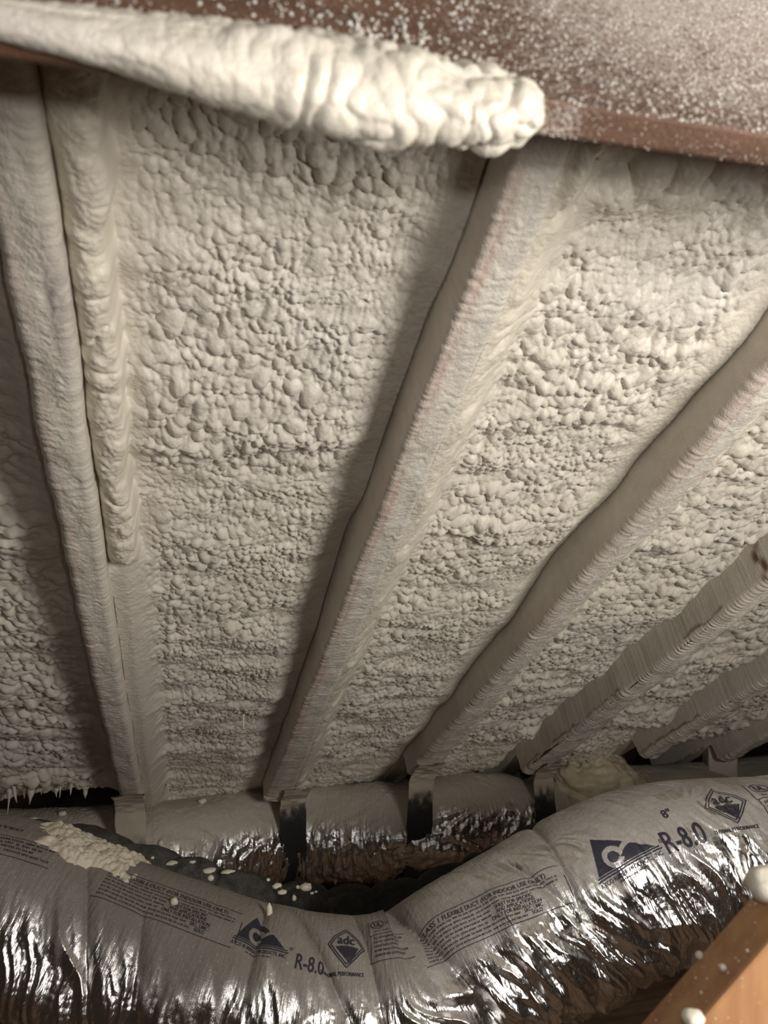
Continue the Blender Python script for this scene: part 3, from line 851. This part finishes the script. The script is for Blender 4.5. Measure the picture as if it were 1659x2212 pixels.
# crust of foam on the shoulder of the front duct, at the left
cu = np.linspace(0.545, 0.745, 110)
cd = np.linspace(-58, 19, 90)
UU, DD = np.meshgrid(cu, cd, indexing='ij')
ee = 1 - np.maximum(np.abs((UU - 0.645) / 0.10), np.abs((DD + 20) / 38) ** 1.5) + 0.35 * fbm(UU * 25, DD * 0.06, 861) - 0.25 * sst(0.62, 0.56, UU) * sst(-20, 10, DD)
hh = 0.011 * sst(-0.05, 0.35, ee) * (0.75 + 0.5 * fbm(UU * 60, DD * 0.20, 862)) + 0.006 * bub(UU / 0.008, DD / 3.4, 863) * sst(0.0, 0.3, ee) - 0.004
CPt = fsurf(UU.ravel(), DD.ravel(), 0.0)
_, _, Cn, Up = FRONT.frame(UU.ravel())
aa = np.radians(DD.ravel())[:, None]
CPt = (CPt + hh.ravel()[:, None] * (np.cos(aa) * Up + np.sin(aa) * Cn)).reshape(110, 90, 3)
tag(link('foam_crust', grid_mesh(CPt - np.array(front.location), cols={'coat': flatcol(CPt, (0.66, 0.60, 0.49))}, flip=True), M_SKIN, front), 'yellowish crust of overspray foam')

# ================================================================== STRAPS
def strap(k, x, send, x_bot, dust_lo, label, wd=0.078):
    u0 = strap_u[k]
    c, Tn, Cn, Up = BACK.frame(np.array([u0]))
    c = c[0]
    rr = BACK.R - 0.010
    top = W(x, send - 0.045, -0.006)
    yf = c[1] - rr - 0.004
    path = [W(x, send - 0.14, -0.006), W(x, send - 0.08, -0.007), top, np.array([x, min(top[1] + 0.020, yf), top[2] - 0.030])]
    z = path[-1][2]
    zc = c[2]
    y0 = path[-1][1]
    n = 7
    for j in range(1, n + 1):
        t = j / n
        path.append(np.array([x + (x_bot - x) * t * 0.7, y0 + (yf - y0) * t, z + (zc - z) * t]))
    for a in np.linspace(0, PI * 0.9, 14)[1:]:
        path.append(np.array([x + (x_bot - x) * (0.7 + 0.3 * a / PI), c[1] - (rr + 0.004) * math.cos(a), zc - (rr + 0.004) * math.sin(a)]))
    q = np.array(path)
    L = np.concatenate([[0], np.cumsum(np.linalg.norm(np.diff(q, axis=0), axis=1))])
    l = np.linspace(0, L[-1], 150)
    q = np.stack([np.interp(l, L, q[:, i]) for i in range(3)], -1)
    tg = np.gradient(q, axis=0); tg /= np.linalg.norm(tg, axis=1, keepdims=True)
    nr = np.cross(np.array([1.0, 0, 0]), tg); nr /= np.linalg.norm(nr, axis=1, keepdims=True)
    if nr[40, 1] > 0: nr = -nr
    ncol = 26
    t = np.linspace(-0.5, 0.5, ncol)
    Lr = l[:, None] + 0 * t[None, :]
    zz = (top[2] - q[:, 2])[:, None]
    thick = 0.0018
    lump = sst(0.075, 0.0, zz) * sst(-0.10, -0.03, zz) * (0.004 + 0.0045 * np.maximum(0, vn(Lr * 90, t[None, :] * 3, 900 + k)))
    wav = 0.0025 * vn(Lr * 18, t[None, :] * 2, 910 + k)
    out = q[:, None, :] + np.array([wd, 0, 0])[None, None, :] * t[None, :, None] * (1 + 0.05 * vn(l * 25, 0 * l, 920 + k))[:, None, None] + nr[:, None, :] * (wav + thick + lump)[..., None]
    inn = out - nr[:, None, :] * (thick * 1.6 + 0 * lump)[..., None]
    P = np.concatenate([out, inn[:, ::-1]], 1)
    d = 1.3 - 1.3 * sst(dust_lo - 0.07, dust_lo + 0.06, zz + 0.02 * vn(Lr * 40, t[None, :] * 6, 930 + k))
    d = np.concatenate([d, d[:, ::-1]], 1)
    root = empty('duct_strap', tuple(c - np.array([0, 0, rr])), label, 'strap', None)
    link('webbing', grid_mesh(P - np.array(root.location), closed=True, attrs={'dust': d}), M_STRAP, root)
    return root
strap(0, -0.118, 2.285, -0.112, 0.125, 'beige dusted strap under the leftmost rafter, hardly any black showing')
strap(1, 0.338, 2.40, 0.350, 0.035, 'black strap under the middle rafter with the longest bare black webbing')
strap(2, 0.700, 2.25, 0.715, 0.075, 'strap third from left, beige fading to black beside wrinkled foil')
strap(3, 1.140, 2.36, 1.165, 0.075, 'narrow-looking strap fourth from left, beside a black crease in the rear duct', 0.070)

# ================================================================== BROWN BRACE BOARD AND ITS FOAM BEAD
brace = empty('brace_board', tuple(W(0.3, 0.1935, -0.18)), 'brown speckled board across the top, crossing under the rafters', 'lumber')
bl = np.array(brace.location)
xs = np.linspace(-0.70, 1.90, 131)
# outline: up-slope face, underside, down-slope face, top
prof = [(0.1840 - 0.022 * (m + 0.18) / 0.18, m) for m in np.linspace(-0.001, -0.178, 19)] + [(0.1855, -0.18)] + [(s, -0.18) for s in np.linspace(0.189, 0.200, 5)] + [(0.2025, -0.1785)] + [(0.2030, m) for m in np.linspace(-0.16, -0.001, 5)]
pr = np.array(prof)
Xg = xs[:, None] + 0 * pr[None, :, 0]
Sg, Mg = pr[None, :, 0] + 0 * Xg, pr[None, :, 1] + 0 * Xg
P = W(Xg, Sg, Mg)
face = (Sg < 0.1842)
mist = np.where(face, 0.06 + 0.50 * sst(0.08, 0.27, Xg + 0.5 * (Mg + 0.12)) * sst(-0.20, -0.14, Mg) + 0.25 * sst(-0.15, -0.06, Mg) * sst(0.08, 0.25, Xg), 0.0)
mist = mist + np.where(~face & (Mg < -0.17), 0.02 + 0.5 * np.exp(-((Xg - 0.195) / 0.012) ** 2), 0)
link('board', grid_mesh(P - bl, closed=True, attrs={'mist': mist}, smooth=False, flip=False), M_PURLIN, brace)

# the bead of foam wrapping its lower edge on the left
bx = np.concatenate([np.linspace(-0.62, -0.12, 60, endpoint=False), np.linspace(-0.12, 0.187, 430)])
ph = np.linspace(0, 2 * PI, 100, endpoint=False)
XX = bx[:, None] + 0 * ph[None, :]
PH = ph[None, :] + 0 * XX
rm = np.interp(bx, (-0.62, -0.09, -0.03, 0.05, 0.11, 0.150, 0.168, 0.178, 0.184, 0.187), (0.22, 0.34, 0.62, 1.10, 1.12, 0.92, 0.78, 0.64, 0.40, 0.03))[:, None]
sc_ = np.interp(bx, (-0.09, 0.0, 0.08), (0.1845, 0.188, 0.1925))[:, None]
mc_ = np.interp(bx, (-0.09, 0.0, 0.08), (-0.1790, -0.178, -0.1775))[:, None]
# phase 0 points up-slope towards the viewer, 90 degrees points down away from the roof
rs = np.where(np.cos(PH) > 0, 0.0150, 0.0210)
rmm = np.where(np.sin(PH) > 0, 0.0215, 0.0235)
fold = np.abs(np.sin(PI * (XX / 0.0170 + 0.8 * vn(XX * 38, PH * 0.5, 951) + 0.5 * vn(XX * 60, PH * 1.6, 952)))) ** 0.7
fold = 0.5 + (fold - 0.5) * sst(-0.5, 0.5, vn(XX * 30, PH * 0.9, 956))
lum = bub(XX / 0.0150 + 3, PH / 0.75, 953) * (0.5 + 0.9 * sst(0.12, 0.16, XX))
lum2 = bub(XX / 0.0062, PH / 0.34, 954)
upper = sst(-0.2, -0.9, np.sin(PH))
dsp = (0.0029 * (fold - 0.5) * sst(-0.03, 0.08, XX) * (1 - 0.7 * upper) + 0.0042 * lum * sst(-0.04, 0.10, XX) + 0.0032 * lum2 * (0.30 + 0.9 * upper) + 0.003 * fbm(XX * 22, PH * 0.8, 955, 2)) * np.clip(rm * 1.2, 0.1, 1)
SS = sc_ - np.cos(PH) * (rs * rm + dsp)
MM = mc_ - np.sin(PH) * (rmm * rm + dsp)
P = W(XX, SS, MM) - bl
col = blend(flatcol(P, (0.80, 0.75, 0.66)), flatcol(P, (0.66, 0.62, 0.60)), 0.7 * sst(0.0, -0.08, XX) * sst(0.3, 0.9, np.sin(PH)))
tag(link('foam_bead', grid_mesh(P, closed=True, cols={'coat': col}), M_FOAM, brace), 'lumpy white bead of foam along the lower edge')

# overspray grains stuck to the board
rng = np.random.default_rng(5)
def grains(n, fn, name, lab, parent, sides=5):
    V, F = [], []
    th = np.linspace(0, 2 * PI, sides, endpoint=False)
    k = 0
    while k < n:
        r = fn()
        if r is None: continue
        p, ea, eb, en, rad, asp = r
        i0 = len(V)
        for a in th: V.append(p + ea * math.cos(a) * rad + eb * math.sin(a) * rad * asp - en * 0.0002)
        V.append(p + en * rad * 0.75)
        for j in range(sides): F.append((i0 + j, i0 + (j + 1) % sides, i0 + sides))
        k += 1
    me = bpy.data.meshes.new(name)
    me.from_pydata([tuple(v) for v in V], [], F)
    me.polygons.foreach_set('use_smooth', [True] * len(F))
    o = link(name, me, M_SPECK, parent)
    return tag(o, lab, kind='stuff')
XW, SW, NW = np.array((1.0, 0, 0)), np.array((0, CP, -SP)), np.array((0, SP, CP))
def board_grain():
    x, m = rng.uniform(-0.13, 0.62), -0.179 + 0.178 * rng.random() ** 1.1
    dens = 0.42 + 0.58 * sst(0.05, 0.28, x) - 0.25 * (vn(np.array(x * 30), np.array(m * 30), 961) > 0.3)
    if rng.random() > dens: return None
    rad = 0.00030 + 0.00095 * rng.random() ** 3
    if x < 0.16: rad *= 1.25
    return W(x, 0.1840 - 0.022 * (m + 0.18) / 0.18, m) - bl, XW, NW, -SW, rad, 0.6 + 0.9 * rng.random()
grains(17000, board_grain, 'foam_speckle', 'fine white foam overspray grains', brace)
def under_grain():
    x = rng.uniform(0.16, 0.60)
    if rng.random() < 0.45: x, s = 0.172 + abs(rng.normal(0, 0.022)), rng.uniform(0.186, 0.202)
    else: s = 0.187 + 0.015 * rng.random()
    return W(x, s, -0.18) - bl, XW, SW, -NW, 0.00022 + 0.0005 * rng.random() ** 3, 0.8
grains(1100, under_grain, 'foam_speckle', 'sparse white grains on the underside', brace)
# a few strings of foam run up the face above the bead
bm = bmesh.new()
for x, m0, m1 in ((0.088, -0.156, -0.136), (0.094, -0.157, -0.147), (0.113, -0.155, -0.132), (0.107, -0.152, -0.146), (0.121, -0.152, -0.147), (0.084, -0.146, -0.142), (0.099, -0.150, -0.149)):
    prev = None
    for k in range(9):
        m = m0 + (m1 - m0) * k / 8
        r = 0.0009 + 0.0004 * math.sin(k * 2.1 + x * 900)
        ring = [bm.verts.new(W(x + 0.0006 * math.sin(k * 1.3) + r * math.cos(a), 0.1838 - 0.022 * (m + 0.18) / 0.18 - abs(r * math.sin(a)) * 1.2, m) - bl) for a in np.linspace(0, PI, 6)]
        if prev:
            for j in range(5): bm.faces.new((prev[j], prev[j + 1], ring[j + 1], ring[j]))
        prev = ring
tag(link('foam_string', bm_mesh(bm, True), M_SPECK, brace), 'thin foam strings above the bead', kind='stuff')

# ================================================================== NEAR TIMBER WEB, LOWER RIGHT
def blob(name, p, r, seed, parent=None, sq=(1, 1, 1), m=None, sub=3, rough=0.12):
    bm = bmesh.new()
    bmesh.ops.create_icosphere(bm, subdivisions=sub, radius=1.0)
    for v in bm.verts:
        d = v.co.normalized()
        k = 1 + rough * float(fbm(np.array(d.x * 1.7 + seed), np.array(d.y * 1.7 + d.z * 1.3 + seed * 0.7), seed, 2)) * 1.8
        v.co = Vector((d.x * sq[0], d.y * sq[1], d.z * sq[2])) * r * k
    o = link(name, bm_mesh(bm, True), m or M_DROP, parent)
    o.location = Vector(p) - (parent.location if parent else Vector((0, 0, 0)))
    return o
K0, K1 = np.array((0.332, 0.4479, 1.2998)), np.array((0.372, 0.4337, 1.3473))
J0 = K0 + np.array((0.213, 0.971, 0.111))
dv = K1 - K0; dv /= np.linalg.norm(dv)
e1 = J0 - K0; e1 -= dv * (e1 @ dv); wd1 = np.linalg.norm(e1); e1 /= wd1
e2 = np.cross(dv, e1); e2 = e2 if e2[0] > 0 else -e2
web = empty('timber_web', tuple(K0 - dv * 1.55), 'out of focus orange pine web with a dark edge, nearest at lower right', 'lumber')
wl = np.array(web.location)
bm = bmesh.new()
A, B = K0 - dv * 1.60, K0 + dv * 0.125
box_bm(bm, [A - wl, A + e1 * 0.038 - wl, A + e1 * 0.038 + e2 * 0.089 - wl, A + e2 * 0.089 - wl, B - wl, B + e1 * 0.038 - wl, B + e1 * 0.038 + e2 * 0.089 - wl, B + e2 * 0.089 - wl])
bmesh.ops.bevel(bm, geom=bm.edges[:], offset=0.0025, segments=2, profile=0.5, affect='EDGES')
link('timber', bm_mesh(bm), M_POST, web)
def on_edge(t, a, b): return K0 + dv * t + e1 * a + e2 * b
tag(blob('foam_lump', on_edge(0.091, 0.029, -0.004), 0.0138, 3, web, (1.1, 1, 0.9)), 'blurred foam lump at the top of the dark edge')
blob('foam_lump', on_edge(-0.006, 0.004, -0.002), 0.0070, 4, web, (1.2, 1, 0.7))
for k, (t, a, r) in enumerate(((0.022, 0.037, 0.0028), (0.030, 0.014, 0.0026), (0.008, 0.014, 0.0012), (0.050, 0.008, 0.0012))):
    blob('foam_lump', on_edge(t, a, -0.0005), r, 10 + k, web, (1, 1, 1), sub=2)
def web_grain():
    t = rng.uniform(-0.06, 0.16)
    rad = 0.00030 + 0.0009 * rng.random() ** 3
    if rng.random() < 0.55: return on_edge(t, rng.uniform(0.002, 0.036), 0) - wl, dv, e1, -e2, rad, 0.8
    return on_edge(t, 0, rng.uniform(0.002, 0.08)) - wl, dv, e2, -e1, rad, 0.8
grains(260, web_grain, 'foam_speckle', 'scattered white overspray grains', web)

# ================================================================== FAR RIGHT: STUB POST, FOAM MOUND, TORN WRAP
def lumpy_box(name, c, ax, half, seed, m, parent, col):
    """box with foam-thickened, softened faces"""
    n = 22
    P = []
    bm = bmesh.new()
    bmesh.ops.create_cube(bm, size=2)
    bmesh.ops.subdivide_edges(bm, edges=bm.edges[:], cuts=18, use_grid_fill=True)
    for v in bm.verts:
        q = np.array(v.co)
        inner = np.clip(q * half, -(half - 0.008), half - 0.008)
        d = q * half - inner
        dl = np.linalg.norm(d)
        n_ = d / dl if dl > 1e-9 else d
        w = inner + n_ * (0.008 + 0.0022 * float(fbm(np.array(q[0] * 5 + seed + q[2] * 3), np.array(q[1] * 5 + q[2] * 7), seed, 3)))
        v.co = Vector(c + ax @ w) - parent.location
    me = bm_mesh(bm, True)
    at = me.color_attributes.new('coat', 'FLOAT_COLOR', 'POINT')
    at.data.foreach_set('color', np.tile(np.array(tuple(col) + (1,), np.float32), len(me.vertices)))
    return link(name, me, m, parent)
stub = empty('stub_post', (1.95, 2.52, 0.0), 'square foam coated stub post standing at right behind the printed duct', 'lumber')
ca, sa = math.cos(0.45), math.sin(0.45)
AX = np.array([[ca, sa, 0.05], [-sa, ca, 0], [0, 0, 1.0]])
lumpy_box('foam_coating', np.array((1.945, 2.50, 0.445)), AX, np.array((0.052, 0.052, 0.445)), 71, M_SKIN, stub, (0.60, 0.53, 0.47))

def lumpy_mound(name, c, rad, seed, label, col):
    n1, n2 = 110, 80
    a = np.linspace(0, 2 * PI, n1, endpoint=False)[None, :]
    b = np.linspace(0.02, PI - 0.02, n2)[:, None]
    d = np.stack([np.sin(b) * np.cos(a), np.sin(b) * np.sin(a), np.cos(b) + 0 * a], -1)
    k = 1 + 0.20 * fbm(a * 1.0 + 0 * b + 2 * np.sin(a), b * 2.2 + 0 * a, seed, 3) + 0.16 * bub(np.cos(a) * 3 + b * 1.1, b * 4 + np.sin(a) * 3, seed + 3) + 0.05 * bub(np.cos(a) * 9 + b * 2, b * 11 + np.sin(a) * 9, seed + 4)
    P = np.array(c) + d * np.array(rad) * k[..., None]
    o = link(name, grid_mesh(P - np.array(c), closed=True, cols={'coat': flatcol(P, col)}, flip=True), M_FOAM)
    o.location = c
    return tag(o, label, 'insulation')
lumpy_mound('foam_mound', (1.40, 2.45, 0.785), (0.17, 0.14, 0.115), 73, 'yellowish mound of foam slumped over the rear duct right of the fourth strap', (0.72, 0.64, 0.48))

# torn, dusted wrap hanging off the far end of the rear duct
wu = np.linspace(0, 1, 60)[:, None]; wv = np.linspace(0, 1, 40)[None, :]
wx = 1.60 + 0.26 * wu + 0.02 * fbm(wu * 4, wv * 4, 75)
wy = 2.36 + 0.14 * wv + 0.05 * fbm(wu * 3, wv * 5, 76) + 0.02 * (0.4 - np.abs(vn(wu * 9, wv * 4, 77)))
wz = 0.78 + 0.035 * wu - 0.16 * (1 - wv) + 0.03 * (0.4 - np.abs(vn(wu * 7 + wv * 2, wv * 5, 78)))
P = np.stack(np.broadcast_arrays(wx, wy, wz), -1)
pc = np.array((1.73, 2.45, 0.78))
wr = link('torn_wrap', grid_mesh(P - pc, cols={'coat': flatcol(P, (0.50, 0.43, 0.39))}), M_SKIN)
wr.location = pc
sd = wr.modifiers.new('thickness', 'SOLIDIFY'); sd.thickness = 0.004
tag(wr, 'crumpled pinkish torn wrap left of the white stub post', 'wrap')

# ================================================================== LOOSE FOAM DROPLETS
def on_duct(D, u, deg, r):
    return D.at(np.array([u]), np.radians([[deg]]), np.array([[D.R + r]]))[0, 0]
def dsurf(u, deg, r):
    i, j = int(np.argmin(np.abs(du - u))), int(np.argmin(np.abs(dt - math.radians(deg))))
    p = DP[i, j]; c = DARK.frame(np.array([u]))[0][0]
    n = (p - c) / np.linalg.norm(p - c)
    return p + n * r
G = ('foam crumbs left of the close pair', 'foam crumbs around the largest droplet', 'foam cluster at the right end of the black duct')
SMALL = ('tiny foam crumb on the left end of the black duct, before the close pair',
         'tiny foam crumb on the black duct beside its largest droplet',
         'tiny foam bead in the little cluster where the black duct slips under the printed duct')
dd = [
    (0.625, 18, .0095, (1.3, 1, .8), 'pale pointed foam droplet on the black duct below the leftmost strap'),
    (0.697, 6, .0100, (1.6, 1, .6), 'flat cream foam flake on the black duct, right of the leftmost strap'),
    (0.773, 3, .0110, (1.7, 1.2, .6), 'wide foam droplet of a close pair on the black duct'),
    (0.786, 12, .0082, (1.2, 1, 1), 'round foam droplet just in front of the wide one of its pair'),
    (0.815, -2, .0100, (1.9, 1, .5), 'long low foam crumb right of the close pair on the black duct'),
    (0.935, 0, .0100, (1.3, 1, .7), 'foam droplet on the black duct at the foot of the longest black strap'),
    (0.950, 9, .0090, (1.5, 1, .7), 'foam droplet trailing down the black duct below the longest black strap'),
    (1.004, 5, .0130, (1.3, 1, .9), 'largest foam droplet on the black duct, right of the longest strap'),
    (0.980, 19, .0078, (0.8, 1, 1.2), 'narrow foam droplet lowest on the face of the black duct'),
    (0.985, 3, .0055, (1, 1, 1), None), (1.018, 10, .0048, (1.3, 1, .8), None), (1.03, 3, .0045, (1, 1, .8), None),
    (0.580, 20, .0075, (1, 1, 1), None), (0.655, 12, .0050, (1, 1, .8), None), (0.735, 2, .0060, (1.6, 1, .6), None), (0.91, -3, .0050, (1.2, 1, 1), None),
    (1.434, 13, .0068, (1.2, 1, .9), None), (1.410, 16, .0062, (1.2, 1, .8), None), (1.452, 11, .0066, (1.2, 1, .8), None), (1.425, 22, .0050, (1, 1, 1), None)]
for k, (u, a, r, sq, lab) in enumerate(dd):
    r *= 0.80
    o = blob('foam_droplet', dsurf(u, a, r * 0.35), r, 100 + k, None, sq, sub=3 if r > 0.007 else 2)
    if lab: tag(o, lab, 'foam droplet')
    else: tag(o, SMALL[0 if u < 0.8 else 1 if u < 1.2 else 2], 'foam droplet', G[0 if u < 0.8 else 1 if u < 1.2 else 2])
def fdrop(u, deg, r, sq, lab, seed):
    p = fsurf(np.array([u]), np.array([float(deg)]), r * 0.45)[0]
    tag(blob('foam_droplet', p, r, seed, None, sq), lab, 'foam droplet')
fdrop(0.970, 1.0, .0068, (0.75, 0.8, 2.1), 'upright seed-shaped foam droplet on the sagging crest of the printed duct', 131)
fdrop(0.812, 19.0, .0058, (1, 1, 1.1), 'round foam droplet stuck on the printed notice of the front duct', 132)
def bdrop(u, deg, r, sq, lab, seed, g=None):
    tag(blob('foam_droplet', on_duct(BACK, u, deg, r * 0.3), r, seed, None, sq), lab, 'foam droplet', g)
bdrop(0.72, 62, .011, (0.8, 1, 1.1), 'round foam droplet on the rear duct right of the leftmost strap', 133)
bdrop(0.391, 24, .013, (1.4, 1, .7), 'foam droplet on the rear duct near the left edge, under the drips', 134)
bdrop(0.472, 15, .009, (1.3, 1, .8), 'small foam droplet on the crest of the rear duct at left', 135)
bdrop(0.848, 14, .010, (1.2, 1, .8), 'foam droplet on the crest of the rear duct midway between two straps', 136)
